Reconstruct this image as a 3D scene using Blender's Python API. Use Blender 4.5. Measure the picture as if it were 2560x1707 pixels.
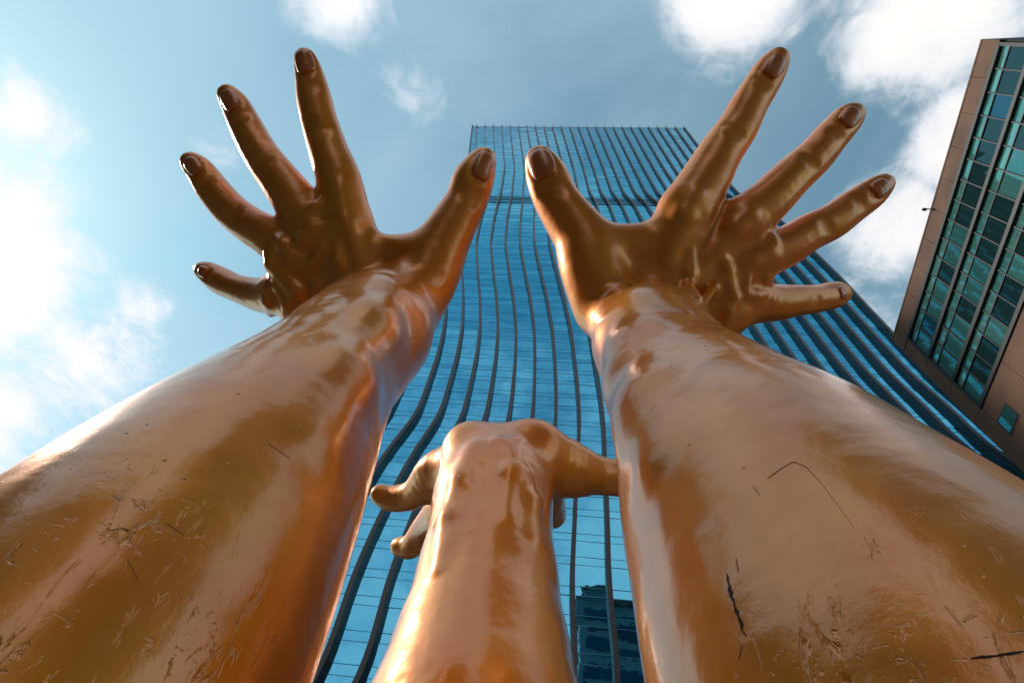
import bpy, math, random
import numpy as np
from mathutils import Matrix, Vector

for o in list(bpy.data.objects):
    bpy.data.objects.remove(o)
SC = bpy.context.scene
COL = SC.collection
rng = random.Random(7)

# ------------------------------------------------------------------ camera
# solved from the vanishing points of the tower and of the block at the right
F = 1443.0                                   # focal length in photo pixels (2560 wide)
VP = np.array([184.0, -773.0, F])            # where the verticals meet (relative to the centre)
UP = VP / np.linalg.norm(VP)
EX = np.array([13965.0, 636.0, -F]); EX -= UP * (EX @ UP); EX /= np.linalg.norm(EX)
EY = np.cross(UP, EX)
R = np.stack([EX, EY, UP])                   # camera axes -> world axes
CAM = np.array([0.0, 0.0, 1.2])
cam = bpy.data.cameras.new('camera')
cam.sensor_width = 36.0
cam.lens = F / 2560 * 36
cam.clip_start = 0.02
cam.clip_end = 6000
cam_o = bpy.data.objects.new('camera', cam)
COL.objects.link(cam_o)
right, up, back = R @ np.array([1., 0, 0]), R @ np.array([0, -1., 0]), R @ np.array([0, 0, -1.])
cam_o.matrix_world = Matrix([[right[i], up[i], back[i], CAM[i]] for i in range(3)] + [[0, 0, 0, 1]])
SC.camera = cam_o


def ray(px, py):
    return R @ np.array([px - 1280.0, py - 853.5, F])


def point(px, py, depth):                    # depth along the camera axis, metres
    return CAM + ray(px, py) * (depth / F)


# ------------------------------------------------------------------ sky, sun, exposure
SUN_EL, SUN_AZ = math.radians(36), math.radians(280)   # azimuth clockwise from +Y
SUN_DIR = Vector((math.sin(SUN_AZ) * math.cos(SUN_EL), math.cos(SUN_AZ) * math.cos(SUN_EL), math.sin(SUN_EL)))
SKY_STRENGTH = 0.116
W = bpy.data.worlds.new('World')
SC.world = W
W.use_nodes = True
nt = W.node_tree
nt.nodes.clear()
N, L = nt.nodes.new, nt.links.new


def wmath(op, a, b=None, c=None):
    n = N('ShaderNodeMath'); n.operation = op
    for i, v in enumerate((a, b, c)):
        if v is None: continue
        if isinstance(v, (int, float)): n.inputs[i].default_value = v
        else: L(v, n.inputs[i])
    return n.outputs[0]


def vmath(op, a, b=None):
    n = N('ShaderNodeVectorMath'); n.operation = op
    for i, v in enumerate((a, b)):
        if v is None: continue
        if isinstance(v, (tuple, list, np.ndarray)): n.inputs[i].default_value = tuple(v)
        else: L(v, n.inputs[i])
    return n


def wmap(v, a, b, c, d, smooth=True):
    n = N('ShaderNodeMapRange')
    if smooth: n.interpolation_type = 'SMOOTHSTEP'
    L(v, n.inputs[0])
    for i, k in enumerate((a, b, c, d)): n.inputs[i + 1].default_value = k
    return n.outputs[0]


tc = N('ShaderNodeTexCoord')
gen = tc.outputs['Generated']
sky = N('ShaderNodeTexSky')
sky.sky_type = 'NISHITA'
sky.sun_disc = False
sky.sun_elevation = SUN_EL
sky.sun_rotation = SUN_AZ
sky.air_density = 1.0
sky.dust_density = 0.25
sky.ozone_density = 1.5
dirn = vmath('NORMALIZE', gen).outputs[0]
sep = N('ShaderNodeSeparateXYZ'); L(dirn, sep.inputs[0])
zz = wmath('ADD', wmath('MAXIMUM', sep.outputs[2], 0.0), 0.22)
comb = N('ShaderNodeCombineXYZ')
L(wmath('DIVIDE', sep.outputs[0], zz), comb.inputs[0])
L(wmath('DIVIDE', sep.outputs[1], zz), comb.inputs[1])
comb.inputs[2].default_value = 3.7
plane = comb.outputs[0]


def wnoise(vec, scale, detail, rough, dist=0.0):
    n = N('ShaderNodeTexNoise')
    L(vec, n.inputs['Vector'])
    n.inputs['Scale'].default_value = scale
    n.inputs['Detail'].default_value = detail
    n.inputs['Roughness'].default_value = rough
    n.inputs['Distortion'].default_value = dist
    return n.outputs['Fac']


n_big = wnoise(plane, 2.3, 3, 0.5, 0.2)
n_mid = wnoise(plane, 6.0, 10, 0.64, 0.5)
n_fine = wnoise(plane, 21.0, 10, 0.68, 0.7)
# cloud banks that hang over the square
BANKS = [(-80, 640, 430, 0.60), (70, 300, 190, 0.30), (190, 880, 300, 0.36), (-150, 1000, 420, 0.40), (340, 760, 130, 0.30),
         (830, -30, 190, 0.48), (1830, -50, 260, 0.48), (2330, 30, 380, 0.55), (2480, 350, 360, 0.56),
         (2260, 560, 250, 0.46), (2750, 250, 500, 0.55), (930, 190, 150, 0.07), (620, 420, 220, 0.18), (1060, 210, 120, 0.22), (2150, 830, 260, 0.24)]
bias = None
for (bx, by, br, ba) in BANKS:
    d = ray(bx, by); d /= np.linalg.norm(d)
    e = ray(bx + br, by); e /= np.linalg.norm(e)
    rad = float(np.linalg.norm(e - d))
    dist = vmath('DISTANCE', dirn, d).outputs['Value']
    b = wmap(dist, 0.0, rad * 1.25, ba, 0.0)
    bias = b if bias is None else wmath('MAXIMUM', bias, b)
back_bias = wmath('MAXIMUM', wmap(sep.outputs[1], -0.02, -0.18, 0.0, 0.22), wmap(sep.outputs[1], -0.42, -0.80, 0.0, 0.40))
bias = wmath('MAXIMUM', bias, back_bias)
dens = wmath('ADD', wmath('MULTIPLY', n_big, 0.28), wmath('ADD', wmath('MULTIPLY', n_mid, 0.72), wmath('MULTIPLY', n_fine, 0.30)))
dens = wmath('ADD', dens, bias)
cover = wmap(dens, 0.75, 1.04, 0.0, 1.0)
veil = wmath('MULTIPLY', wmap(wnoise(plane, 1.6, 5, 0.55, 0.6), 0.28, 0.72, 0.05, 0.50), wmap(sep.outputs[2], 0.0, 0.3, 1.0, 1.0))
thick = wmap(dens, 0.85, 1.30, 0.0, 1.0)
ccol = N('ShaderNodeMix'); ccol.data_type = 'RGBA'
L(thick, ccol.inputs['Factor'])
ccol.inputs['A'].default_value = (4.9, 5.2, 5.6, 1)
ccol.inputs['B'].default_value = (6.8, 6.35, 6.0, 1)
sung = wmap(vmath('DISTANCE', dirn, tuple(SUN_DIR)).outputs['Value'], 0.2, 1.4, 1.02, 0.92)
ccol2 = vmath('SCALE', ccol.outputs['Result']); L(sung, ccol2.inputs['Scale'])
skyt = N('ShaderNodeMix'); skyt.data_type = 'RGBA'; skyt.blend_type = 'MULTIPLY'
skyt.inputs['Factor'].default_value = 1.0
L(sky.outputs[0], skyt.inputs['A']); skyt.inputs['B'].default_value = (0.98, 1.30, 1.02, 1)
v1 = N('ShaderNodeMix'); v1.data_type = 'RGBA'
L(veil, v1.inputs['Factor']); L(skyt.outputs['Result'], v1.inputs['A']); v1.inputs['B'].default_value = (3.2, 4.3, 4.9, 1)
v2 = N('ShaderNodeMix'); v2.data_type = 'RGBA'
L(cover, v2.inputs['Factor']); L(v1.outputs['Result'], v2.inputs['A']); L(ccol2.outputs[0], v2.inputs['B'])
bg = N('ShaderNodeBackground'); bg.inputs['Strength'].default_value = SKY_STRENGTH
L(v2.outputs['Result'], bg.inputs['Color'])
wo = N('ShaderNodeOutputWorld'); L(bg.outputs[0], wo.inputs[0])

sun = bpy.data.lights.new('sun', 'SUN')
sun.energy = 2.0
sun.angle = math.radians(5.0)          # thin cloud over the sun
sun.color = (1.0, 0.93, 0.82)
sun_o = bpy.data.objects.new('sun', sun)
sun_o.rotation_euler = SUN_DIR.to_track_quat('Z', 'Y').to_euler()
COL.objects.link(sun_o)
vs = SC.view_settings
vs.view_transform = 'Standard'; vs.look = 'None'; vs.exposure = 0.62; vs.gamma = 1.0; vs.use_curve_mapping = False
SC.cycles.use_denoising = True


# ------------------------------------------------------------------ helpers
def material(name, base, rough=0.5, metal=0.0, **kw):
    m = bpy.data.materials.new(name)
    m.use_nodes = True
    b = m.node_tree.nodes['Principled BSDF']
    b.inputs['Base Color'].default_value = (*base, 1)
    b.inputs['Roughness'].default_value = rough
    b.inputs['Metallic'].default_value = metal
    for k, v in kw.items():
        b.inputs[k.replace('_', ' ')].default_value = v
    return m


class MB:
    def __init__(self): self.v, self.f = [], []

    def box(self, x0, x1, y0, y1, z0, z1):
        n = len(self.v)
        self.v += [(x, y, z) for z in (z0, z1) for y in (y0, y1) for x in (x0, x1)]
        self.f += [tuple(n + i for i in q) for q in ((0, 2, 3, 1), (4, 5, 7, 6), (0, 1, 5, 4), (2, 6, 7, 3), (0, 4, 6, 2), (1, 3, 7, 5))]
        return self

    def hexa(self, pts):                     # eight corners, the same order as box
        n = len(self.v)
        self.v += [tuple(p) for p in pts]
        self.f += [tuple(n + i for i in q) for q in ((0, 2, 3, 1), (4, 5, 7, 6), (0, 1, 5, 4), (2, 6, 7, 3), (0, 4, 6, 2), (1, 3, 7, 5))]
        return self

    def build(self, name, mat, parent=None, smooth=False):
        me = bpy.data.meshes.new(name)
        me.from_pydata(self.v, [], self.f)
        me.validate(); me.update()
        return link(name, me, mat, parent, smooth)


def link(name, me, mat, parent=None, smooth=False):
    if mat is not None and not me.materials: me.materials.append(mat)
    if smooth: me.polygons.foreach_set('use_smooth', [True] * len(me.polygons))
    o = bpy.data.objects.new(name, me)
    COL.objects.link(o)
    if parent is not None: o.parent = parent
    return o


def tag(o, label=None, cat=None, group=None, kind=None):
    if label: o['label'] = label
    if cat: o['category'] = cat
    if group: o['group'] = group
    if kind: o['kind'] = kind
    return o


def empty(name, loc=(0, 0, 0)):
    o = bpy.data.objects.new(name, None)
    COL.objects.link(o)
    o.location = loc
    o.empty_display_size = 0.2
    return o


class Nodes:
    """short hand for a material's node tree"""
    def __init__(self, m):
        self.t = m.node_tree; self.n = self.t.nodes; self.l = self.t.links
        self.bsdf = self.n['Principled BSDF']

    def new(self, kind, **props):
        n = self.n.new(kind)
        for k, v in props.items(): setattr(n, k, v)
        return n

    def set(self, n, **kw):
        for k, v in kw.items():
            s = n.inputs[k.replace('_', ' ')]
            if hasattr(v, 'is_linked') or hasattr(v, 'links'): self.l.new(v, s)
            else: s.default_value = v
        return n

    def coord(self): return self.new('ShaderNodeTexCoord').outputs['Object']

    def noise(self, vec, scale, detail=4, rough=0.5, dist=0.0):
        n = self.new('ShaderNodeTexNoise'); self.l.new(vec, n.inputs['Vector'])
        self.set(n, Scale=scale, Detail=detail, Roughness=rough, Distortion=dist)
        return n.outputs['Fac']

    def ramp(self, v, a, b, c=0.0, d=1.0):
        n = self.new('ShaderNodeMapRange'); n.interpolation_type = 'SMOOTHSTEP'
        self.l.new(v, n.inputs[0])
        for i, k in enumerate((a, b, c, d)): n.inputs[i + 1].default_value = k
        return n.outputs[0]

    def math(self, op, a, b=None):
        n = self.new('ShaderNodeMath'); n.operation = op
        for i, v in enumerate((a, b)):
            if v is None: continue
            if isinstance(v, (int, float)): n.inputs[i].default_value = v
            else: self.l.new(v, n.inputs[i])
        return n.outputs[0]

    def mix(self, fac, a, b, blend='MIX'):
        n = self.new('ShaderNodeMix'); n.data_type = 'RGBA'; n.blend_type = blend
        for s, v in ((n.inputs['Factor'], fac), (n.inputs['A'], a), (n.inputs['B'], b)):
            if isinstance(v, (int, float)): s.default_value = v
            elif isinstance(v, tuple): s.default_value = (*v, 1) if len(v) == 3 else v
            else: self.l.new(v, s)
        return n.outputs['Result']

    def bump(self, h, strength, dist, prev=None):
        n = self.new('ShaderNodeBump')
        n.inputs['Strength'].default_value = strength
        n.inputs['Distance'].default_value = dist
        self.l.new(h, n.inputs['Height'])
        if prev is not None: self.l.new(prev, n.inputs['Normal'])
        return n.outputs['Normal']


# ------------------------------------------------------------------ the ground
m_ground = material('paving_granite', (0.30, 0.28, 0.26), 0.75)
q = Nodes(m_ground)
cvec = q.coord()
brick = q.new('ShaderNodeTexBrick'); q.l.new(cvec, brick.inputs['Vector'])
q.set(brick, Scale=1.0, Color1=(0.18, 0.165, 0.15, 1), Color2=(0.145, 0.133, 0.12, 1), Mortar=(0.12, 0.11, 0.10, 1))
brick.inputs['Mortar Size'].default_value = 0.006
brick.inputs['Brick Width'].default_value = 0.6; brick.inputs['Row Height'].default_value = 0.3
q.l.new(q.mix(q.noise(cvec, 60, 5), brick.outputs['Color'], (0.12, 0.112, 0.105), 'MIX'), q.bsdf.inputs['Base Color'])
g = MB().box(-1500, 1500, -1500, 1500, -0.5, 0.0).build('ground', m_ground)
tag(g, kind='structure')

# ------------------------------------------------------------------ the glass tower
YF = 28.0                                    # the facade stands in the plane y = YF
ROWS = [(318, 1212, 21.1), (420, 1214, 24.3), (481, 1199, 27.3), (508, 1186, 30.2), (550, 1170, 33), (608, 1155, 36.2), (677, 1155, 39.2),
        (745, 1159, 41.7), (825, 1157, 45), (898, 1145, 48.5), (970, 1126, 53), (1058, 1101, 58), (1150, 1040, 67),
        (1245, 990, 74.7), (1329, 952, 80.5), (1410, 917, 85.5), (1475, 891, 89.7), (1556, 864, 94.8), (1707, 822, 103)]


def on_facade(px, py, y=YF):
    r = ray(px, py); t = (y - CAM[1]) / r[1]
    return CAM + r * t


def facade_x(px, z, y=YF):                   # the x of the point at height z, seen in column px
    # p = R^T (P - CAM), solve p.x / p.z = k
    k = (px - 1280.0) / F
    a = R[:, 0] - k * R[:, 2]                # a . (P - CAM) = 0
    return -(a[1] * (y - CAM[1]) + a[2] * (z - CAM[2])) / a[0]


zs, xs, ss = [], [], []
for (py, x1, sp) in ROWS:
    z = on_facade(1280, py)[2]
    a, b = facade_x(x1, z), facade_x(x1 + 6 * sp, z)
    zs.append(z); xs.append(a); ss.append((b - a) / 6)
zs, xs, ss = [np.array(v[::-1]) for v in (zs, xs, ss)]
TOP = zs[-1]
zd = np.linspace(0, TOP, 900)
xd, sd = np.interp(zd, zs, xs), np.interp(zd, zs, ss)
xd[zd < zs[0]] = xs[0] - (zs[0] - zd[zd < zs[0]]) * 0.18
ker = np.hanning(33); ker /= ker.sum()
sm = lambda v: np.convolve(np.pad(v, 16, mode='reflect', reflect_type='odd'), ker, 'valid')
xd, sd = sm(xd), sm(sd)
BAYS = 24


def fin_x(k, z):
    if k < 0:                                # the narrow bay at the corner
        t = min(1, max(0, (z - 55) / (TOP - 55)))
        return fin_x(0, z) - float(np.interp(z, zd, sd)) * (1.25 - .75 * t)
    return float(np.interp(z, zd, xd) + (k - 1) * np.interp(z, zd, sd))


m_glass = material('tower_blue_glass', (0.09, 0.38, 0.55), 0.02, 1.0, Specular_Tint=(0.50, 0.82, 0.92, 1))
q = Nodes(m_glass)
geo = q.new('ShaderNodeNewGeometry')
q.l.new(q.mix(geo.outputs['Random Per Island'], (0.080, 0.35, 0.54), (0.125, 0.46, 0.66)), q.bsdf.inputs['Base Color'])
wav = q.noise(q.coord(), 0.55, 3, 0.5)
q.l.new(q.bump(wav, 0.11, 0.06), q.bsdf.inputs['Normal'])
m_fin = material('fin_dark_aluminium', (0.042, 0.038, 0.040), 0.42, 0.2)
m_trans = material('transom_dark_metal', (0.05, 0.22, 0.32), 0.3, 0.9)
m_core = material('tower_dark_core', (0.015, 0.02, 0.025), 0.7)
m_louvre = material('louvre_grey_metal', (0.16, 0.19, 0.21), 0.4, 0.4)

tower = empty('office_tower', (float((fin_x(0, 0) + fin_x(BAYS, 0)) / 2), YF + 10, 0))
tag(tower, 'tall blue glass tower with wavy dark vertical fins rising behind the bronze hands', 'tower')
T0 = Vector(tower.location)


def tpart(mb, name, mat):
    mb.v = [(v[0] - T0.x, v[1] - T0.y, v[2] - T0.z) for v in mb.v]
    return mb.build(name, mat, tower)


# storeys: tall, low, medium, low panes
zl, z = [], 4.0
pattern = [1.55, 0.6, 1.25, 0.6]
zl.append(z)
i = 0
while z < TOP - 0.7:
    z += pattern[i % 4]; i += 1
    zl.append(min(z, TOP))
CREASE = (on_facade(1280, 508)[2], on_facade(1280, 489)[2])

# the core: a closed body that follows the fins
mb = MB()
lv = list(np.linspace(0, TOP - 0.3, 90))
for a, b in zip(lv[:-1], lv[1:]):
    mb.hexa([(fin_x(-1, a) + .1, YF + .12, a), (fin_x(BAYS, a), YF + .12, a), (fin_x(-1, a) + 3, YF + 26, a), (fin_x(BAYS, a), YF + 26, a),
             (fin_x(-1, b) + .1, YF + .12, b), (fin_x(BAYS, b), YF + .12, b), (fin_x(-1, b) + 3, YF + 26, b), (fin_x(BAYS, b), YF + 26, b)])
tpart(mb, 'core', m_core)

# panes
cells = []
for j, (a, b) in enumerate(zip(zl[:-1], zl[1:])):
    for k in range(-1, BAYS):
        cx = (fin_x(k, a) + fin_x(k + 1, a)) / 2; cz = (a + b) / 2
        c = R.T @ (np.array([cx, YF, cz]) - CAM)
        px, py = 1280 + F * c[0] / c[2], 853.5 + F * c[1] / c[2]
        size = (b - a) / c[2] ** 2 if (-30 < px < 2590 and -10 < py < 1740) else 0
        hidden = (py > 1250 and (px < 700 or 1080 < px < 1370 or px > 1640)) or (py > 1000 and px > 1700 and px < 2200)
        cells.append((-size if not hidden else 0, j, k, a, b))
cells.sort()
rest = MB()
for n, (s, j, k, a, b) in enumerate(cells):
    r2 = random.Random(j * 97 + k)
    tx, tz = r2.gauss(0, .006), r2.gauss(0, .006)
    x0a, x1a, x0b, x1b = fin_x(k, a) + .02, fin_x(k + 1, a) - .02, fin_x(k, b) + .02, fin_x(k + 1, b) - .02
    w, h = x1a - x0a, b - a
    y = lambda u, v: YF + u * tx * w + v * tz * h
    a_, b_ = a + .02, b - .02
    dark = CREASE[0] < (a + b) / 2 < CREASE[1]
    pts = [(x0a, y(-.5, -.5), a_), (x1a, y(.5, -.5), a_), (x0a, YF + .08, a_), (x1a, YF + .08, a_),
           (x0b, y(-.5, .5), b_), (x1b, y(.5, .5), b_), (x0b, YF + .08, b_), (x1b, YF + .08, b_)]
    if n < 300 and s < 0:
        tpart(MB().hexa(pts), 'pane', m_glass)
    else:
        rest.hexa(pts)
o = tpart(rest, 'pane_field', m_glass)
tag(o, kind='stuff')
# transoms
for n, z in enumerate(zl):
    if z < 8: continue
    hw = .016
    mb = MB()
    x0, x1 = fin_x(-1, z), fin_x(BAYS, z)
    mb.box(x0, x1, YF - .015, YF + .05, z - hw, z + hw)
    tpart(mb, 'transom', m_trans)
# louvre band at the plant floor
mb = MB()
for z in np.arange(CREASE[0] + .3, CREASE[1] - .2, 1.1):
    for k in range(BAYS):
        x0, x1 = fin_x(k, z) + .15, fin_x(k + 1, z) - .15
        mb.hexa([(x0, YF - .16, z), (x1, YF - .16, z), (x0, YF - .06, z + .16), (x1, YF - .06, z + .16),
                 (x0, YF - .16, z + .06), (x1, YF - .16, z + .06), (x0, YF - .06, z + .22), (x1, YF - .06, z + .22)])
tag(tpart(mb, 'louvre', m_louvre), kind='stuff')
# fins
zf = np.concatenate([np.linspace(0, 60, 70), np.linspace(60, TOP + 1.2, 100)[1:]])
FW, FD = .145, .52
for k in range(-1, BAYS + 1):
    mb = MB()
    for z in zf:
        x = fin_x(k, z); yb = YF
        n = len(mb.v)
        mb.v += [(x - FW, yb - FD, z), (x + FW, yb - FD, z), (x + FW, yb + .06, z), (x - FW, yb + .06, z)]
        if n:
            for i in range(4):
                mb.f.append((n - 4 + i, n - 4 + (i + 1) % 4, n + (i + 1) % 4, n + i))
    n = len(mb.v)
    mb.f += [(3, 2, 1, 0), (n - 4, n - 3, n - 2, n - 1)]
    tpart(mb, 'fin', m_fin)

tpart(MB().box(fin_x(-1, TOP), fin_x(BAYS, TOP), YF - .06, YF + .5, TOP - .05, TOP + .35), 'coping', m_trans)

# ------------------------------------------------------------------ the block at the right
XB = 26.0


def on_side(px, py):
    r = ray(px, py); t = XB / r[0]
    p = CAM + r * t
    return p[1], p[2]


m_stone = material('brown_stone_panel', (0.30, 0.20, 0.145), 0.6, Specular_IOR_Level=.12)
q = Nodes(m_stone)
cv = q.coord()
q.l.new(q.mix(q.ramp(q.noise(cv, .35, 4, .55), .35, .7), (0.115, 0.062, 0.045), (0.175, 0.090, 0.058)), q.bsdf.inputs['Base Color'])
m_joint = material('stone_joint_dark', (0.03, 0.025, 0.022), 0.8)
m_mull = material('mullion_black', (0.012, 0.012, 0.014), 0.4, 0.2)
m_bglass = [material('teal_glass_%s' % n, c, 0.03, 0.75) for n, c in
            (('light', (0.15, 0.44, 0.40)), ('mid', (0.085, 0.30, 0.29)), ('dark', (0.03, 0.09, 0.095)), ('blue', (0.03, 0.15, 0.21)), ('pale', (0.22, 0.52, 0.47)))]

roofA, roofB = on_side(2227, 860), on_side(2455, 98)
ZR = (roofA[1] + roofB[1]) / 2
YA, YB = roofA[0], roofB[0]                  # far and near corner
bands = []
for (pA, pB) in (((2269, 858), (2501, 101)), ((2321, 903), (2560, 178)), ((2382, 962), (2560, 439)), ((2443, 1021), (2560, 714))):
    bands.append((on_side(*pA)[1] + on_side(*pB)[1]) / 2)
gA = sum(on_side(*p)[0] for p in ((2269, 858), (2321, 903), (2382, 962), (2443, 1021))) / 4
gB = YB + .25
block = empty('office_block', (XB + 9, (YA + YB) / 2, 0))
tag(block, 'brown stone office block at the right with three rows of teal windows', 'building')
B0 = Vector(block.location)


def bpart(mb, name, mat, parent=None):
    mb.v = [(v[0] - B0.x, v[1] - B0.y, v[2] - B0.z) for v in mb.v]
    return mb.build(name, mat, parent or block)


bpart(MB().box(XB + .30, XB + 18, YB + .02, YA - .02, 0, ZR - .12), 'wall', m_joint)
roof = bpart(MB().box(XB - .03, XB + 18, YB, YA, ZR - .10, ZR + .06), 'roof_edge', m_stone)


def panels(y0, y1, z0, z1, ny, nz, name='panel'):
    for i in range(ny):
        for j in range(nz):
            a, b = y0 + (y1 - y0) * i / ny, y0 + (y1 - y0) * (i + 1) / ny
            c, d = z0 + (z1 - z0) * j / nz, z0 + (z1 - z0) * (j + 1) / nz
            e = rng.uniform(-.006, .006)
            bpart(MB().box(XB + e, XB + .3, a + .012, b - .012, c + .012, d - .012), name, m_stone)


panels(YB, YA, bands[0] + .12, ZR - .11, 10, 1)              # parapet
storey = (bands[0] - bands[3]) / 3
for j in range(3):
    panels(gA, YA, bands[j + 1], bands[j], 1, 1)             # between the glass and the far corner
zlow = bands[3]
nfl = int(zlow / storey)
wy = [on_side(*p) for p in ((2498, 1014), (2530, 1034), (2510, 1084), (2484, 1054))]
wy0, wy1 = sorted(((wy[0][0] + wy[1][0]) / 2, (wy[2][0] + wy[3][0]) / 2))
wz0, wz1 = sorted(((wy[1][1] + wy[2][1]) / 2, (wy[0][1] + wy[3][1]) / 2))
for j in range(nfl):
    z1, z0 = zlow - j * storey, zlow - (j + 1) * storey
    if j == 0:
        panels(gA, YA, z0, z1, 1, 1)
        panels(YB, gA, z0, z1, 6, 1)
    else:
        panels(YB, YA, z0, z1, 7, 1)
# the small lone window
w = bpart(MB().box(XB - .03, XB + .1, wy0 - .12, wy1 + .12, wz0 - .12, wz1 + .12), 'window', m_mull)
bpart(MB().box(XB - .045, XB - .02, wy0, wy1, wz0, wz1), 'pane', m_bglass[1], w)
# glazed bands
NC = 15
for j in range(3):
    z1, z0 = bands[j], bands[j + 1]
    bpart(MB().box(XB + .18, XB + .28, gB, gA, z0, z1), 'backing', m_core)
    bpart(MB().box(XB - .10, XB + .3, gB, gA, z1 - .16, z1 + .16), 'band_mullion', m_mull)
    for i in range(NC):
        a, b = gB + (gA - gB) * i / NC, gB + (gA - gB) * (i + 1) / NC
        bpart(MB().box(XB + .02, XB + .2, a - .035, a + .035, z0 + .16, z1 - .16), 'mullion', m_mull)
        s1, s2 = z1 - (z1 - z0) * .30, z0 + (z1 - z0) * .22
        bpart(MB().box(XB + .04, XB + .2, a + .05, b - .05, s1 - .04, s1 + .04), 'window_bar', m_mull)
        for (c, d, pal) in ((s1 + .04, z1 - .16, (0, 4, 0)), (z0 + .16, s1 - .04, (1, 2, 3, 2, 1, 0))):
            t = rng.gauss(0, .012); u = rng.gauss(0, .012)
            bpart(MB().hexa([(XB + .10 + t, a + .05, c), (XB + .12, a + .05, c), (XB + .10 + u, b - .05, c), (XB + .12, b - .05, c),
                             (XB + .10 + u, a + .05, d), (XB + .12, a + .05, d), (XB + .10 - t, b - .05, d), (XB + .12, b - .05, d)]),
                  'pane', m_bglass[rng.choice(pal)])
bpart(MB().box(XB - .10, XB + .3, gB, gA, bands[3] - .16, bands[3] + .16), 'band_mullion', m_mull)
for yy, nm in ((gA, 'end_mullion'), (gB, 'end_mullion')):
    bpart(MB().box(XB - .08, XB + .3, yy - .10, yy + .10, bands[3] - .18, bands[0] + .18), nm, m_mull)

# a small lamp bracket on the roof edge
ly = on_side(2319, 519)[0]
lb = MB().box(XB - .45, XB + .02, ly - .035, ly + .035, ZR - .02, ZR + .05)
lb.box(XB - .62, XB - .34, ly - .10, ly + .10, ZR - .08, ZR + .01)
bpart(lb, 'lamp_bracket', m_mull)
block.rotation_euler.z = -.036
block.location.y -= .33

# ------------------------------------------------------------------ buildings behind the viewer (seen in the glass and in the bronze; one added for shade)
m_conc = material('dark_granite_cladding', (0.045, 0.034, 0.028), 0.6)
m_dglass = material('dark_window_glass', (0.06, 0.09, 0.10), 0.08, 0.8)


m_conc2 = material('grey_slab_wall', (0.15, 0.16, 0.17), 0.7)


def plain_block(x, y, w, d, h, floors, bays, label, mat, face):
    e = empty('city_building', (x, y, 0))
    tag(e, label, 'building')
    MB().box(-w / 2, w / 2, -d / 2, d / 2, 0, h).build('wall', mat, e)
    MB().box(-w / 2 - .3, w / 2 + .3, -d / 2 - .3, d / 2 + .3, h, h + 1.0).build('roof', m_conc, e)
    sx = MB()
    for f in range(floors):
        z0 = 4 + (h - 5) * f / floors; z1 = z0 + (h - 5) / floors * .6
        sx.box(-w / 2 + 1, w / 2 - 1, d / 2 - .1, d / 2 + .04, z0, z1)
        sx.box(-w / 2 - .04, -w / 2 + .1, -d / 2 + 1, d / 2 - 1, z0, z1)
        sx.box(w / 2 - .1, w / 2 + .04, -d / 2 + 1, d / 2 - 1, z0, z1)
    tag(sx.build('window_strip', m_dglass, e), kind='stuff')
    return e


plain_block(29, -46, 50, 22, 73, 19, 10, 'grey slab block mirrored at the foot of the tower glass', m_conc2, 1)
plain_block(-78, -25, 46, 90, 41.8, 11, 20, 'long grey block out of view, added to shade the square', m_conc, 1)  # unseen building added to keep sun off the plaza and lower forearms
plain_block(-30, -62, 40, 24, 46, 12, 10, 'lower concrete block mirrored in the bronze forearms', m_conc, 1)

# ------------------------------------------------------------------ the bronze arms
U = 0.012                                    # one modelling unit (about one human millimetre) in metres
DZ = 1.0 / F


def P(px, py, du):                           # photo pixel + depth in units -> world point in units
    return (R @ np.array([px - 1280.0, py - 853.5, F])) * (du / F)


def N4(px, py, du, rpx):
    p = P(px, py, du)
    return (p[0], p[1], p[2], rpx * du / F)


def spline(n, sub=4):
    """tapered capsules along a smooth curve through the nodes (x, y, z, r)"""
    n = [np.array(a, float) for a in n]
    n = [2 * n[0] - n[1]] + n + [2 * n[-1] - n[-2]]
    out = []
    for i in range(1, len(n) - 2):
        p0, p1, p2, p3 = n[i - 1:i + 3]
        for k in range(sub):
            t = k / sub
            c = .5 * (2 * p1 + (p2 - p0) * t + (2 * p0 - 5 * p1 + 4 * p2 - p3) * t * t + (3 * p1 - p0 - 3 * p2 + p3) * t ** 3)
            if k == 0: c = p1
            out.append(tuple(c))
    out.append(tuple(n[-2]))
    return list(zip(out[:-1], out[1:]))


def stem(foot, fore):
    """the forearm: a smooth taper above, carried on in a straight line down to the ground"""
    a, b = np.array(fore[0]), np.array(fore[1])
    low = a + (a - b) * 1.2; low[3] = a[3] + (a[3] - b[3]) * .6
    return [(tuple(foot), tuple(low))] + spline([tuple(low)] + list(fore), 4)


def chain(*nodes):
    n = [N4(*a) for a in nodes]
    return list(zip(n[:-1], n[1:]))


def finger(*nodes):
    return spline([N4(a[0], a[1], a[2], a[3] * 1.10) for a in nodes], 4)


def cone_sdf(Pt, a, b):
    """tapered capsule from a to b (x, y, z, r)"""
    A = np.array(a[:3], np.float32); B = np.array(b[:3], np.float32)
    r1, r2 = a[3], b[3]
    ba = B - A; l2 = float(ba @ ba); rr = r1 - r2
    a2 = l2 - rr * rr
    pa = Pt - A
    if a2 <= 1e-6:
        d1 = np.linalg.norm(pa, axis=1) - r1
        d2 = np.linalg.norm(Pt - B, axis=1) - r2
        return np.minimum(d1, d2)
    il2 = 1.0 / l2
    y = pa @ ba
    z = y - l2
    x = pa * l2 - y[:, None] * ba
    x2 = np.einsum('ij,ij->i', x, x)
    y2 = y * y * l2; z2 = z * z * l2
    k = np.sign(rr) * rr * rr * x2
    d = (np.sqrt(x2 * a2 * il2) + y * rr) * il2 - r1
    c1 = np.sign(z) * a2 * z2 > k
    c2 = np.sign(y) * a2 * y2 < k
    d = np.where(c1, np.sqrt(x2 + z2) * il2 - r2, d)
    d = np.where(c2 & ~c1, np.sqrt(x2 + y2) * il2 - r1, d)
    return d


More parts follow.
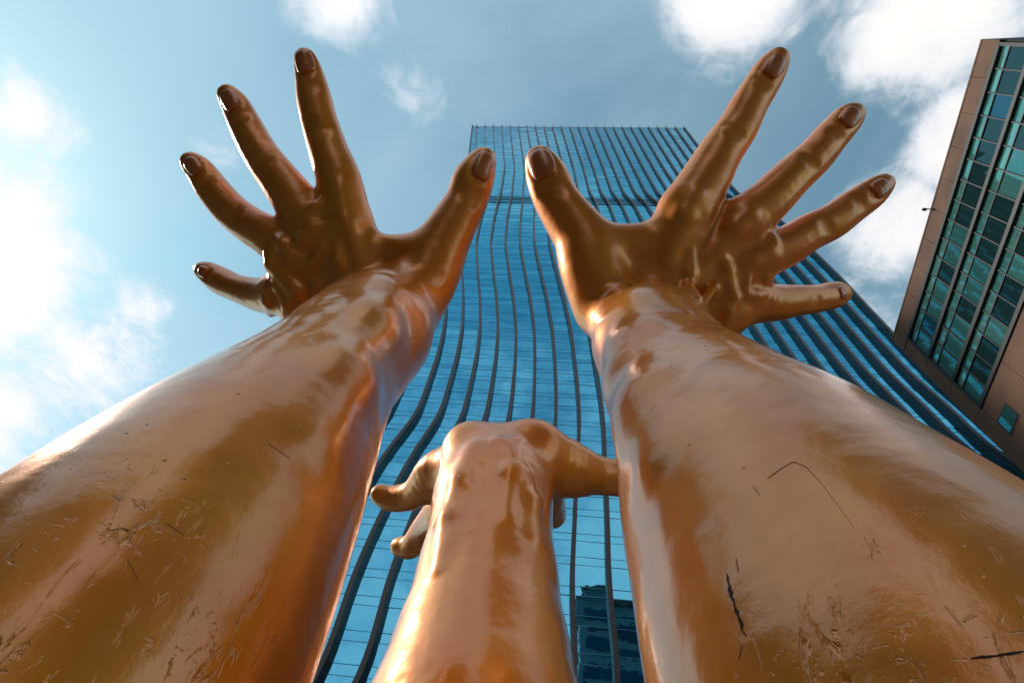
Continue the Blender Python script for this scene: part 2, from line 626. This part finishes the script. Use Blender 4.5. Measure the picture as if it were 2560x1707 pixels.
def smin(a, b, k):
    h = np.maximum(k - np.abs(a - b), 0) / k
    return np.minimum(a, b) - h * h * k * .25


class Arm:
    """signed distance body: a list of (cones, inner blend, outer blend); then ridges and grooves"""
    def __init__(self): self.groups, self.ridges, self.grooves = [], [], []

    def prims(self):
        for c, _, _ in self.groups:
            for s in c: yield s

    def body(self, Pt, near=None):
        d = None
        for cones, ki, ko in self.groups:
            g = None
            for a, b in cones:
                if near is not None and not near(a, b): continue
                v = cone_sdf(Pt, a, b)
                g = v if g is None else smin(g, v, ki)
            if g is None: continue
            d = g if d is None else smin(d, g, ko)
        if d is None: d = np.full(len(Pt), 50.0, np.float32)
        return d

    def keep(self, ctr, rad):
        """which capsules come within rad of ctr, as a test on a node pair"""
        if getattr(self, '_n', None) != (len(self.ridges), len(self.grooves), len(self.groups)):
            al = [(a, b) for a, b in self.prims()] + [(a, b) for a, b, _ in self.ridges + self.grooves]
            self._A = np.array([a[:3] for a, b in al]); self._B = np.array([b[:3] for a, b in al])
            self._r = np.array([max(a[3], b[3]) for a, b in al]); self._id = [(id(a), id(b)) for a, b in al]
            self._n = (len(self.ridges), len(self.grooves), len(self.groups))
        ba = self._B - self._A
        t = np.clip(np.einsum('ij,ij->i', ctr - self._A, ba) / (np.einsum('ij,ij->i', ba, ba) + 1e-9), 0, 1)
        ok = np.linalg.norm(ctr - self._A - t[:, None] * ba, axis=1) < self._r + rad
        ids = {self._id[i] for i in np.nonzero(ok)[0]}
        return lambda a, b: (id(a), id(b)) in ids

    def full(self, Pt, near=None):
        d = self.body(Pt, near)
        for (a, b, k) in self.ridges:
            if near is not None and not near(a, b): continue
            d = smin(d, cone_sdf(Pt, a, b), k)
        for (a, b, k) in self.grooves:
            if near is not None and not near(a, b): continue
            d = -smin(-d, cone_sdf(Pt, a, b), k)
        return d

    def hit(self, px, py, d0=90, d1=620):    # first surface point along the sight line
        r = R @ np.array([px - 1280.0, py - 853.5, F]) / F
        r = r.astype(np.float32)
        t = float(d0); n = float(np.linalg.norm(r))
        for _ in range(140):
            near = self.keep(r * t, 56)
            d = float(self.body((r * t)[None], near)[0])
            if d < .05: return r * t
            t += max(d, .05) / n * .9
            if t > d1: return None
        return None

    def normal(self, p):
        e = .5
        q_ = np.array([p + e * np.eye(3)[i] for i in range(3)] + [p - e * np.eye(3)[i] for i in range(3)], np.float32)
        d = self.body(q_, self.keep(p, 60))
        n = d[:3] - d[3:]
        return n / (np.linalg.norm(n) + 1e-9)

    def line(self, pts, r, sink, k, groove=False, hand_only=True):
        """a fold (or crease) drawn on the surface; r in units, sink = how far its axis lies below the skin"""
        prev = None
        for i, (px, py) in enumerate(pts):
            h = self.hit(px, py)
            if h is None: prev = None; continue
            if hand_only and min(float(cone_sdf(h[None].astype(np.float32), a, b)[0]) for a, b in self.groups[0][0]) < 3: prev = None; continue
            n = self.normal(h)
            rr = r * (.55 if i in (0, len(pts) - 1) else 1.0)
            c = h - n * sink
            node = (c[0], c[1], c[2], rr)
            if prev is not None and np.linalg.norm(np.array(prev[:3]) - c) < 60:
                (self.grooves if groove else self.ridges).append((prev, node, k))
            prev = node

    def mesh(self, h=1.4):
        lo = np.min([np.minimum(np.array(a[:3]) - a[3], np.array(b[:3]) - b[3]) for a, b in self.prims()], axis=0) - 8
        hi = np.max([np.maximum(np.array(a[:3]) + a[3], np.array(b[:3]) + b[3]) for a, b in self.prims()], axis=0) + 8
        BS = 12
        nb = np.ceil((hi - lo) / (h * BS)).astype(int)
        n = nb * BS
        # coarse
        ax = [lo[i] + (np.arange(nb[i]) + .5) * BS * h - .5 * h for i in range(3)]
        C = np.stack(np.meshgrid(*ax, indexing='ij'), -1).reshape(-1, 3).astype(np.float32)
        dc = self.full(C)
        half = BS * h * .5 * 1.7321 + 1.0
        Fd = np.repeat(np.repeat(np.repeat(dc.reshape(nb).astype(np.float32), BS, 0), BS, 1), BS, 2)
        act = np.argwhere(np.abs(dc.reshape(nb)) < half + 3)
        loc = (np.stack(np.meshgrid(*[np.arange(BS)] * 3, indexing='ij'), -1).reshape(-1, 3) * h).astype(np.float32)
        for (i, j, k) in act:
            base = lo + np.array([i, j, k]) * BS * h
            ctr = base + (BS - 1) * h * .5
            rad = half + 26

            near = self.keep(ctr, rad)
            v = self.full(loc + base.astype(np.float32), near)
            Fd[i * BS:(i + 1) * BS, j * BS:(j + 1) * BS, k * BS:(k + 1) * BS] = v.reshape(BS, BS, BS)
        return surface_net(Fd, lo, h)


def surface_net(Fd, lo, h):
    ins = Fd < 0
    cnt = np.zeros(tuple(s - 1 for s in Fd.shape), np.int8)
    off = [(a, b, c) for a in (0, 1) for b in (0, 1) for c in (0, 1)]
    nx, ny, nz = cnt.shape
    for a, b, c in off:
        cnt += ins[a:a + nx, b:b + ny, c:c + nz]
    cells = np.argwhere((cnt > 0) & (cnt < 8))
    idx = np.full(cnt.shape, -1, np.int32)
    idx[cells[:, 0], cells[:, 1], cells[:, 2]] = np.arange(len(cells))
    val = np.stack([Fd[cells[:, 0] + a, cells[:, 1] + b, cells[:, 2] + c] for a, b, c in off], 1)
    acc = np.zeros((len(cells), 3)); num = np.zeros(len(cells))
    O = np.array(off, float)
    for i in range(8):
        for j in range(i + 1, 8):
            if np.abs(O[i] - O[j]).sum() != 1: continue
            m = (val[:, i] < 0) != (val[:, j] < 0)
            t = val[m, i] / (val[m, i] - val[m, j])
            acc[m] += O[i] + (O[j] - O[i]) * t[:, None]
            num[m] += 1
    V = lo + (cells + acc / num[:, None]) * h
    quads = []
    for axis in range(3):
        s0 = [slice(1, -1)] * 3; s1 = [slice(1, -1)] * 3
        s0[axis] = slice(0, -1); s1[axis] = slice(1, None)
        A, B = ins[tuple(s0)], ins[tuple(s1)]
        e = np.argwhere(A != B)
        flip = A[e[:, 0], e[:, 1], e[:, 2]]
        g_ = e.copy()
        for ax_ in range(3):
            if ax_ != axis: g_[:, ax_] += 1
        u, v = (axis + 1) % 3, (axis + 2) % 3

        def at(du, dv):
            k = g_.copy(); k[:, u] -= du; k[:, v] -= dv
            return idx[k[:, 0], k[:, 1], k[:, 2]]
        qd = np.stack([at(1, 1), at(0, 1), at(0, 0), at(1, 0)], 1)
        qd[~flip] = qd[~flip][:, ::-1]
        quads.append(qd)
    Q = np.concatenate(quads)
    Q = Q[(Q >= 0).all(1)]
    return V, Q


def smooth_mesh(V, Q, it=2):
    n = len(V)
    for _ in range(it):
        acc = np.zeros_like(V); c = np.zeros(n)
        for i in range(4):
            a, b = Q[:, i], Q[:, (i + 1) % 4]
            for ax_ in range(3):
                acc[:, ax_] += np.bincount(a, V[b, ax_], n) + np.bincount(b, V[a, ax_], n)
            c += np.bincount(a, minlength=n) + np.bincount(b, minlength=n)
        V = V * .5 + acc / np.maximum(c, 1)[:, None] * .5
    return V


# --- bronze
m_bronze = material('golden_bronze_lacquer', (0.78, 0.19, 0.006), 0.42, 0.45)
q = Nodes(m_bronze)
cv = q.coord()
att = q.new('ShaderNodeAttribute'); att.attribute_name = 'wear'
wear = att.outputs['Fac']
att2 = q.new('ShaderNodeAttribute'); att2.attribute_name = 'hand'
handf = att2.outputs['Fac']


def marks(scale, rot, sc, lo, hi):
    """torn, chiselled dents"""
    m = q.new('ShaderNodeMapping'); q.l.new(cv, m.inputs['Vector'])
    m.inputs['Scale'].default_value = scale; m.inputs['Rotation'].default_value = rot
    return q.ramp(q.noise(m.outputs[0], sc, 4, .62, .9), lo, hi)


clus = q.ramp(q.noise(cv, 5.5, 4, .65), .38, .66)
hackA = marks((1.0, 1.0, .26), (.5, .9, .2), 30, .57, .68)
hackB = marks((.28, 1.0, 1.0), (.2, .3, .7), 46, .60, .70)
hack = q.math('MULTIPLY', q.math('MAXIMUM', hackA, q.math('MULTIPLY', hackB, .6)), q.math('MULTIPLY', clus, wear))
pit_n = q.new('ShaderNodeTexVoronoi'); q.l.new(cv, pit_n.inputs['Vector']); q.set(pit_n, Scale=17.0, Randomness=1.0)
pit = q.ramp(pit_n.outputs['Distance'], .035, .085, 1.0, 0.0)  # casting pits
keep = q.ramp(q.noise(cv, 3.1, 3, .6), .52, .64)
pit = q.math('MULTIPLY', pit, keep)
streak = q.new('ShaderNodeMapping'); q.l.new(cv, streak.inputs['Vector']); streak.inputs['Scale'].default_value = (9, 9, .8)
streak.inputs['Rotation'].default_value = (.25, -.3, 0)
fine = q.noise(streak.outputs[0], 9, 6, .7, .3)
blotch = q.ramp(q.noise(cv, 1.6, 6, .62, .4), .3, .72)
base = q.mix(blotch, (0.85, 0.215, 0.001), (0.95, 0.320, 0.002))
base = q.mix(q.ramp(q.noise(cv, 90, 3, .6), .66, .78, 0, .35), base, (0.30, 0.10, 0.02))
base = q.mix(q.math('MULTIPLY', pit, .8), base, (0.05, 0.025, 0.01))
base = q.mix(q.math('MULTIPLY', hack, .45), base, (0.20, 0.08, 0.02))
q.l.new(base, q.bsdf.inputs['Base Color'])
q.l.new(q.ramp(q.noise(cv, 2.2, 4, .6), .3, .7, .36, .50), q.bsdf.inputs['Roughness'])
q.set(q.bsdf, Coat_Weight=1.0, Coat_IOR=1.68)
cr = q.math('ADD', q.ramp(q.noise(cv, 2.6, 5, .65), .3, .7, .07, .17), q.math('MULTIPLY', q.math('SUBTRACT', fine, .5), .10))
q.l.new(q.math('ADD', cr, q.math('MULTIPLY', handf, .10)), q.bsdf.inputs['Coat Roughness'])
q.l.new(q.math('SUBTRACT', 1.0, q.math('MULTIPLY', handf, .40)), q.bsdf.inputs['Coat Weight'])
h = q.math('SUBTRACT', 1.0, q.math('ADD', hack, q.math('MULTIPLY', pit, .4)))
b1 = q.bump(q.noise(cv, 2.2, 3, .5), .40, .06)
b3 = q.bump(q.noise(cv, 9, 8, .62), .16, .014, b1)
b4 = q.bump(h, .9, .008, b3)
q.l.new(b4, q.bsdf.inputs['Normal']); q.l.new(b4, q.bsdf.inputs['Coat Normal'])
m_nail = material('bronze_nail', (0.66, 0.16, 0.006), 0.42, 0.2, Coat_Weight=1.0, Coat_IOR=1.6, Coat_Roughness=.22)
m_scratch = material('dark_scratch', (0.06, 0.038, 0.026), 0.8)
m_scratch2 = material('brown_scratch', (0.62, 0.22, 0.05), 0.6, 0.0, Coat_Weight=.5, Coat_IOR=1.5, Coat_Roughness=.3)
ARMS = []


def make_arm(arm, label, nails, base_xy, wear=(), scratches=()):
    V, Qd = arm.mesh(1.4)
    V = smooth_mesh(V, Qd, 2)
    e = empty('hand_sculpture', (base_xy[0] * U, base_xy[1] * U, 0))
    tag(e, label, 'sculpture', 'giant bronze forearms with open hands')
    V = V * U + CAM - np.array([base_xy[0] * U, base_xy[1] * U, 0])
    V[:, 2] = np.maximum(V[:, 2], 0.002)
    me = bpy.data.meshes.new('forearm_and_hand')
    me.vertices.add(len(V)); me.vertices.foreach_set('co', V.astype(np.float32).ravel())
    me.loops.add(len(Qd) * 4); me.loops.foreach_set('vertex_index', Qd.astype(np.int32).ravel())
    me.polygons.add(len(Qd)); me.polygons.foreach_set('loop_start', np.arange(0, len(Qd) * 4, 4, dtype=np.int32))
    me.update(calc_edges=True); me.validate()
    w = np.zeros(len(V))
    loc0 = np.array([base_xy[0] * U, base_xy[1] * U, 0])
    for (px, py, rad, amt) in wear:
        c = arm.hit(px, py, 60)
        if c is None: print('no wear', px, py); continue
        cw = c * U + CAM - loc0
        w = np.maximum(w, amt * np.exp(-((np.linalg.norm(V - cw, axis=1) / rad) ** 2)))
    df = None
    Pu = ((V + loc0 - CAM) / U).astype(np.float32)
    for a, b in arm.groups[0][0]:
        v_ = cone_sdf(Pu, a, b)
        df = v_ if df is None else np.minimum(df, v_)
    me.attributes.new('hand', 'FLOAT', 'POINT').data.foreach_set('value', np.clip((df - 1.0) / 9.0, 0, 1).astype(np.float32))
    me.attributes.new('wear', 'FLOAT', 'POINT').data.foreach_set('value', w.astype(np.float32))
    link('forearm_and_hand', me, m_bronze, e, True)
    for n_, (pts, wd, mat) in enumerate(scratches):
        scratch(arm, pts, wd, mat, e, n_)
    for (px, py, hw, hl, tx, ty) in nails:
        nail(arm, px, py, hw, hl, tx, ty, e)
    ARMS.append(e)
    return e


def nail(arm, px, py, hw, hl, tx, ty, parent):
    """a domed nail plate on the finger tip; (tx, ty) is a pixel further down the finger"""
    c = arm.hit(px, py)
    if c is None: print('no nail at', px, py); return
    n = arm.normal(c)
    d = np.linalg.norm(c) / np.linalg.norm(np.array([px - 1280, py - 853.5, F])) * 1.0
    t = arm.hit(tx, ty)
    a = c - t; a = a - n * (a @ n); a /= np.linalg.norm(a)
    l = np.cross(a, n)
    hw, hl = hw * d, hl * d
    NU, NV = 14, 16
    q_, ed = [], []
    for j in range(NV + 1):
        for i in range(NU + 1):
            u, v = -1 + 2 * i / NU, -1 + 2 * j / NV
            sn = (abs(u) ** 3.2 + abs(v) ** 3.2) ** (1 / 3.2); f = max(abs(u), abs(v)) / sn if sn > 0 else 1
            q_.append(c + l * u * f * hw + a * v * f * hl + n * 14)
            ed.append(1 - max(abs(u), abs(v)) ** 5)
    q_ = np.array(q_, np.float32); live = np.ones(len(q_), bool); near = arm.keep(c, 70)
    for _ in range(26):
        dd = arm.body(q_, near)
        live &= (dd > .03) & ((q_ - c) @ n > -hw * 1.1)
        q_[live] -= (n * dd[live, None] * .8).astype(np.float32)
    top = [(p + n * (.1 + .75 * e_)) * U + CAM - np.array(parent.location) for p, e_ in zip(q_, ed)]
    nv = len(top)
    mb = MB()
    nn = n * .9 * U
    mb.v = [tuple(p) for p in top] + [tuple(p - nn) for p in top]
    ix = lambda i, j: j * (NU + 1) + i
    for j in range(NV):
        for i in range(NU):
            mb.f.append((ix(i, j), ix(i + 1, j), ix(i + 1, j + 1), ix(i, j + 1)))
            mb.f.append((nv + ix(i, j + 1), nv + ix(i + 1, j + 1), nv + ix(i + 1, j), nv + ix(i, j)))
    for i in range(NU):
        mb.f += [(ix(i, 0), nv + ix(i, 0), nv + ix(i + 1, 0), ix(i + 1, 0)), (ix(i, NV), ix(i + 1, NV), nv + ix(i + 1, NV), nv + ix(i, NV))]
    for j in range(NV):
        mb.f += [(ix(0, j), ix(0, j + 1), nv + ix(0, j + 1), nv + ix(0, j)), (ix(NU, j), nv + ix(NU, j), nv + ix(NU, j + 1), ix(NU, j + 1))]
    mb.build('nail', m_nail, parent, True)


def scratch(arm, pts, wd, mat, parent, seed):
    """an irregular thin mark lying on the bronze, following the skin"""
    r_ = random.Random(seed * 31 + int(pts[0][0]))
    pts = np.array(pts, float)
    seg = np.concatenate([[0], np.cumsum(np.linalg.norm(np.diff(pts, axis=0), axis=1))])
    n_ = max(6, int(seg[-1] / 8))
    mb = MB(); last = None
    off = np.array(parent.location)
    for i in range(n_ + 1):
        s_ = seg[-1] * i / n_
        p = np.array([np.interp(s_, seg, pts[:, 0]), np.interp(s_, seg, pts[:, 1])])
        q_ = np.array([np.interp(min(s_ + 3, seg[-1]), seg, pts[:, 0]), np.interp(min(s_ + 3, seg[-1]), seg, pts[:, 1])]) - \
            np.array([np.interp(max(s_ - 3, 0), seg, pts[:, 0]), np.interp(max(s_ - 3, 0), seg, pts[:, 1])])
        q_ /= np.linalg.norm(q_) + 1e-9
        nr = np.array([-q_[1], q_[0]])
        w_ = wd * .5 * r_.uniform(.35, 1.3) * min(1, .25 + 3 * min(i, n_ - i) / n_)
        p = p + nr * r_.gauss(0, wd * .12)
        row = []
        for sgn in (-1, 1):
            h_ = arm.hit(*(p + nr * sgn * w_), 60)
            if h_ is None: break
            m_ = arm.normal(h_)
            row.append(((h_ + m_ * .07) * U + CAM - off, (h_ - m_ * .3) * U + CAM - off))
        if len(row) < 2: last = None; continue
        k = len(mb.v)
        mb.v += [tuple(row[0][0]), tuple(row[1][0]), tuple(row[1][1]), tuple(row[0][1])]
        if last is not None:
            for a in range(4):
                mb.f.append((last + a, last + (a + 1) % 4, k + (a + 1) % 4, k + a))
        last = k
    if mb.f: mb.build('scratch', mat, parent)


def nail_groove(arm, nails):
    for (px, py, hw, hl, tx, ty) in nails:
        ax_ = np.array([px - tx, py - ty], float); ax_ /= np.linalg.norm(ax_)
        la = np.array([-ax_[1], ax_[0]])
        pts = []
        for th in np.linspace(-.15 * math.pi, 1.15 * math.pi, 11):
            uu, vv = math.cos(th), -math.sin(th)
            p = np.array([px, py]) + la * uu * hw * 1.04 + ax_ * vv * hl * 1.04
            pts.append(tuple(p))
        arm.line(pts, .8, .1, 1.2, True)


def world_node(p4, dz):                      # straight down from a node
    return (p4[0], p4[1], p4[2] - dz, p4[3])


# left arm
A1 = Arm()
fore1 = [N4(*a) for a in ((432, 1423, 135, 414), (570, 1247, 155, 331), (676, 1115, 175, 262), (761, 1012, 195, 207), (829, 930, 215, 171), (886, 864, 235, 143), (927, 818, 252, 130), (925, 800, 274, 92))]
fore1.insert(0, N4(246, 1664, 115, 514))
foot1 = (fore1[0][0] - 6, fore1[0][1] + 4, -106, 47)
A1.groups.append((stem(foot1, fore1), .5, 14))
A1.groups.append((spline([N4(985, 775, 260, 90), N4(940, 835, 246, 124), N4(886, 880, 232, 130)], 4), .5, 14))
palm = chain((868, 560, 284, 57), (905, 700, 283, 70)) + chain((790, 590, 285, 55), (860, 735, 284, 70)) + \
    chain((735, 640, 287, 52), (815, 760, 285, 66)) + chain((702, 722, 290, 44), (775, 790, 285, 60)) + \
    chain((880, 620, 284, 44), (1010, 640, 281, 42), (1085, 650, 280, 48)) + chain((905, 700, 283, 70), (985, 750, 278, 66))
A1.groups.append((palm, 9, 7))
A1.groups.append((finger((763, 150, 302, 26), (773, 184, 302, 31), (785, 244, 300, 38), (799, 304, 297, 40), (822, 378, 293, 44), (848, 453, 288, 50), (868, 560, 284, 57)), .6, 5))
A1.groups.append((finger((570, 238, 306, 24), (592, 268, 306, 31), (615, 316, 303, 36), (654, 388, 298, 40), (701, 452, 293, 45), (747, 515, 288, 51), (790, 590, 285, 55)), .6, 4))
A1.groups.append((finger((478, 406, 310, 24), (502, 429, 309, 31), (533, 473, 306, 36), (580, 528, 301, 39), (629, 565, 296, 42), (674, 592, 291, 45), (735, 640, 287, 52)), .6, 4))
A1.groups.append((finger((506, 675, 322, 19), (523, 683, 320, 25), (554, 703, 316, 31), (597, 722, 308, 31), (659, 738, 298, 40), (702, 735, 290, 46)), .6, 4))
A1.groups.append((finger((1208, 402, 290, 31), (1184, 450, 288, 46), (1165, 505, 286, 47), (1136, 556, 283, 52), (1101, 622, 279, 61), (1062, 710, 273, 70), (1010, 790, 268, 68)), .6, 9))
nails1 = [(759, 152, 24, 33, 785, 244), (572, 249, 22, 32, 615, 316), (478, 413, 19, 29, 533, 473), (505, 678, 15, 17, 554, 703), (1213, 412, 27, 42, 1175, 505)]
def knuckles(arm, pts, r=.42):
    """skin creases across a finger joint: (x, y) centre, (dx, dy) along the finger, half width in pixels"""
    for (x, y, dx, dy, hw) in pts:
        n_ = math.hypot(dx, dy); dx, dy = dx / n_, dy / n_
        for k_, sc_ in ((-9, .7), (0, .85), (9, .7)):
            arm.line([(x + dx * k_ + dy * hw * t * sc_, y + dy * k_ - dx * hw * t * sc_ + (0 if k_ == 0 else 0)) for t in (-.8, -.3, .3, .8)], r, 0, 2.0, True)


def tendons(arm, lines, r=4.0):
    for pts in lines: arm.line(pts, r, r * .62, 5.0)


knuckles(A1, [(806, 325, 23, 74, 40), (778, 215, 10, 60, 33), (662, 398, 40, 66, 40), (603, 290, 24, 48, 32), (588, 534, 45, 40, 38), (516, 448, 31, 42, 30), (1175, 490, -20, 55, 44)])
tendons(A1, [[(850, 470), (868, 560), (895, 650)], [(760, 530), (800, 600), (850, 690)], [(690, 605), (745, 655), (800, 715)]])
nail_groove(A1, nails1)
for pts, r_ in (([(667, 635), (686, 662), (715, 692), (745, 732), (766, 756), (785, 772)], 3.6), ([(678, 686), (694, 713), (710, 737), (719, 761), (707, 788)], 2.2),
                ([(664, 713), (667, 758), (678, 785), (691, 799)], 1.8), ([(731, 713), (739, 745), (742, 777)], 2.4), ([(782, 692), (793, 726), (803, 750)], 2.4),
                ([(771, 670), (793, 654), (811, 630), (828, 595)], 2.6), ([(739, 611), (761, 595), (785, 576), (830, 563)], 2.8),
                ([(718, 681), (731, 662), (731, 641), (707, 611), (694, 595)], 2.6), ([(843, 600), (846, 660), (842, 712)], 3.0), ([(760, 545), (790, 520), (805, 500)], 2.4)):
    A1.line(pts, r_ * 1.4, r_ * .2, 1.6)
for pts in ([(1183, 474), (1213, 484)], [(1177, 489), (1208, 501)], [(1172, 505), (1200, 515)], [(755, 300), (790, 296)], [(752, 318), (795, 312)]):
    A1.line([pts[0], ((pts[0][0] + pts[1][0]) / 2, (pts[0][1] + pts[1][1]) / 2 + 2), pts[1]], .9, .2, 1.5, True)
for pts, r_ in (([(975, 720), (940, 800), (880, 930), (800, 1080)], 7.0),):
    A1.line(pts, r_, r_ * .86, 12, False, False)
make_arm(A1, 'left bronze arm with a spread hand against the open sky', nails1, (foot1[0], foot1[1]),
         [(60, 1500, .24, 1.0), (200, 1350, .17, .7), (40, 1640, .2, .9), (330, 1560, .14, .6), (480, 1620, .16, .6), (330, 1330, .12, .4)],
         [([(671, 1108), (726, 1146)], 1.2, m_scratch2),
          ([(321, 1400), (335, 1425), (347, 1448)], 3, m_scratch2), ([(417, 1307), (440, 1322), (462, 1336)], 2.4, m_scratch2), 
          ([(275, 1325), (310, 1319), (325, 1325)], 2.5, m_scratch2)])

# right arm
A2 = Arm()
fore2 = [N4(*a) for a in ((2184, 1659, 112, 567), (2036, 1439, 132, 453), (1924, 1275, 152, 368), (1835, 1148, 172, 285), (1763, 1046, 192, 224), (1704, 967, 212, 176), (1653, 897, 232, 142), (1612, 840, 250, 131), (1640, 822, 274, 92))]
foot2 = (fore2[0][0] + 8, fore2[0][1] + 4, -106, 49)
A2.groups.append((stem(foot2, fore2), .5, 14))
A2.groups.append((spline([N4(1682, 822, 256, 88), N4(1660, 897, 232, 128)], 4), .5, 14))
palm = chain((1713, 528, 284, 60), (1650, 700, 283, 74)) + chain((1850, 560, 285, 56), (1700, 725, 284, 74)) + \
    chain((1893, 645, 287, 52), (1740, 765, 285, 68)) + chain((1882, 752, 290, 46), (1775, 795, 286, 62)) + \
    chain((1690, 590, 284, 50), (1560, 625, 281, 52), (1475, 640, 280, 56)) + chain((1650, 710, 283, 74), (1560, 750, 278, 72)) + chain((1810, 780, 284, 52), (1750, 812, 284, 62))
A2.groups.append((palm, 9, 7))
A2.groups.append((finger((1944, 150, 302, 27), (1922, 182, 302, 36), (1899, 220, 301, 39), (1872, 264, 299, 41), (1841, 324, 296, 45), (1800, 383, 292, 49), (1758, 458, 288, 56), (1713, 528, 284, 60)), .6, 5))
A2.groups.append((finger((2134, 285, 308, 25), (2113, 304, 307, 34), (2072, 349, 304, 38), (2034, 394, 300, 41), (1979, 443, 295, 45), (1919, 503, 289, 50), (1850, 560, 285, 56)), .6, 4))
A2.groups.append((finger((2209, 460, 312, 24), (2178, 485, 310, 33), (2128, 519, 306, 37), (2078, 555, 301, 40), (2021, 582, 296, 42), (1964, 617, 291, 46), (1893, 645, 287, 52)), .6, 4))
A2.groups.append((finger((2108, 732, 320, 19), (2086, 737, 318, 30), (2041, 747, 310, 32), (1986, 752, 302, 36), (1932, 757, 296, 43), (1870, 755, 290, 50)), .6, 4))
A2.groups.append((finger((1350, 402, 290, 34), (1370, 448, 288, 48), (1390, 498, 286, 51), (1419, 543, 283, 56), (1459, 602, 279, 64), (1479, 677, 273, 70), (1510, 770, 268, 70)), .6, 9))
nails2 = [(1941, 163, 24, 34, 1899, 220), (2130, 290, 24, 32, 2072, 349), (2207, 468, 23, 30, 2128, 519), (2108, 731, 17, 14, 2060, 744), (1351, 405, 33, 44, 1385, 498)]
knuckles(A2, [(1836, 330, -40, 60, 44), (1905, 210, -25, 45, 36), (2026, 400, -50, 50, 40), (2090, 330, -40, 44, 34), (2066, 562, -56, 30, 38), (2150, 505, -48, 32, 33), (1385, 478, 16, 50, 46), (2040, 748, -50, 5, 28)])
tendons(A2, [[(1745, 480), (1710, 540), (1670, 650)], [(1880, 535), (1840, 570), (1745, 690)], [(1930, 630), (1880, 655), (1800, 730)]])
nail_groove(A2, nails2[:3] + nails2[4:])
for pts, r_ in (([(1728, 625), (1726, 684), (1720, 716), (1742, 748), (1779, 799)], 2.8), ([(1801, 635), (1817, 668), (1822, 710), (1835, 745), (1819, 780), (1814, 812)], 2.8),
                ([(1809, 684), (1782, 721), (1760, 761)], 2.4), ([(1868, 668), (1865, 702), (1862, 734), (1889, 740), (1916, 734)], 2.6), ([(1916, 698), (1924, 704)], 4.5),
                ([(1930, 590), (1938, 604)], 4.0), ([(1937, 716), (1935, 752)], 2.6)):
    A2.line(pts, r_ * 1.15, r_ * .25, 1.6)
for pts in ([(1349, 483), (1371, 464), (1407, 456)], [(1340, 470), (1360, 455), (1392, 446)]):
    A2.line(pts, .9, .2, 1.5, True)
for pts, r_ in (([(1580, 740), (1590, 850), (1600, 990), (1620, 1150)], 7.0), ([(1510, 830), (1550, 950), (1570, 1100)], 6.0)):
    A2.line(pts, r_, r_ * .86, 12, False, False)
make_arm(A2, 'right bronze arm with a spread hand pointing towards the brown block', nails2, (foot2[0], foot2[1]),
         [(2080, 1620, .15, .42), (2370, 1600, .20, .42), (1990, 1670, .12, .35), (2240, 1470, .13, .2)],
         [([(1816, 1432), (1822, 1458), (1829, 1490), (1839, 1522), (1851, 1554), (1858, 1580), (1866, 1588)], 7.5, m_scratch),
          ([(1840, 1394), (1845, 1429)], 3.5, m_scratch2), ([(1919, 1195), (1951, 1172), (1983, 1153), (2015, 1166), (2054, 1207), (2092, 1259), (2137, 1320)], 1.0, m_scratch2),
          
          ([(2426, 1644), (2490, 1638), (2560, 1627)], 5, m_scratch), ([(1880, 1212), (1900, 1237)], 3, m_scratch2),
          ([(1855, 1610), (1845, 1650)], 2.5, m_scratch2), ([(1570, 710), (1583, 722)], 3.5, m_scratch)])

# arm in the middle, its hand bent away
A3 = Arm()
fore3 = [N4(*a) for a in ((1179, 1884, 245, 303), (1192, 1748, 265, 256), (1202, 1635, 285, 225), (1211, 1533, 305, 194), (1218, 1443, 325, 178), (1224, 1363, 345, 159), (1229, 1295, 365, 152), (1234, 1235, 385, 148), (1247, 1200, 402, 130))]
foot3 = (fore3[0][0] + 1, fore3[0][1] + 1, -106, 53)
A3.groups.append((stem(foot3, fore3), .5, 18))
A3.groups.append((chain((1174, 1120, 408, 60), (1150, 1220, 450, 70)) + chain((1330, 1120, 408, 64), (1340, 1240, 450, 66)) + chain((1150, 1230, 450, 62), (1110, 1320, 540, 50)) +
                  chain((1245, 1190, 430, 66), (1245, 1330, 500, 66)) + chain((1178, 1126, 410, 60), (1252, 1142, 408, 58), (1326, 1125, 410, 62)), 9, 16))
A3.groups.append((finger((952, 1236, 474, 24), (985, 1246, 470, 29), (1040, 1232, 458, 34), (1090, 1180, 440, 46), (1150, 1170, 430, 60)), .6, 8))
A3.groups.append((finger((1000, 1366, 548, 22), (1030, 1364, 540, 27), (1062, 1320, 525, 30), (1110, 1280, 490, 45)), .6, 8))
A3.groups.append((finger((1200, 1300, 520, 44), (1190, 1440, 600, 26)), .6, 8))
A3.groups.append((finger((1690, 1200, 455, 36), (1600, 1200, 450, 42), (1540, 1194, 445, 41), (1481, 1185, 438, 46), (1414, 1170, 425, 66), (1340, 1140, 412, 74)), .6, 10))
A3.groups.append((finger((1340, 1200, 440, 60), (1380, 1285, 540, 32)), .6, 8))
for pts, r_ in (([(1250, 1100), (1301, 1180), (1328, 1252), (1340, 1340)], 4.0), ([(1180, 1110), (1150, 1190), (1120, 1290), (1095, 1420)], 4.5),
                ([(1290, 1100), (1275, 1180), (1272, 1290)], 3.2)):
    A3.line(pts, r_, r_ * .80, 9, False, False)
make_arm(A3, 'middle bronze arm seen between the other two, its hand bent back and away', [], (foot3[0], foot3[1]))
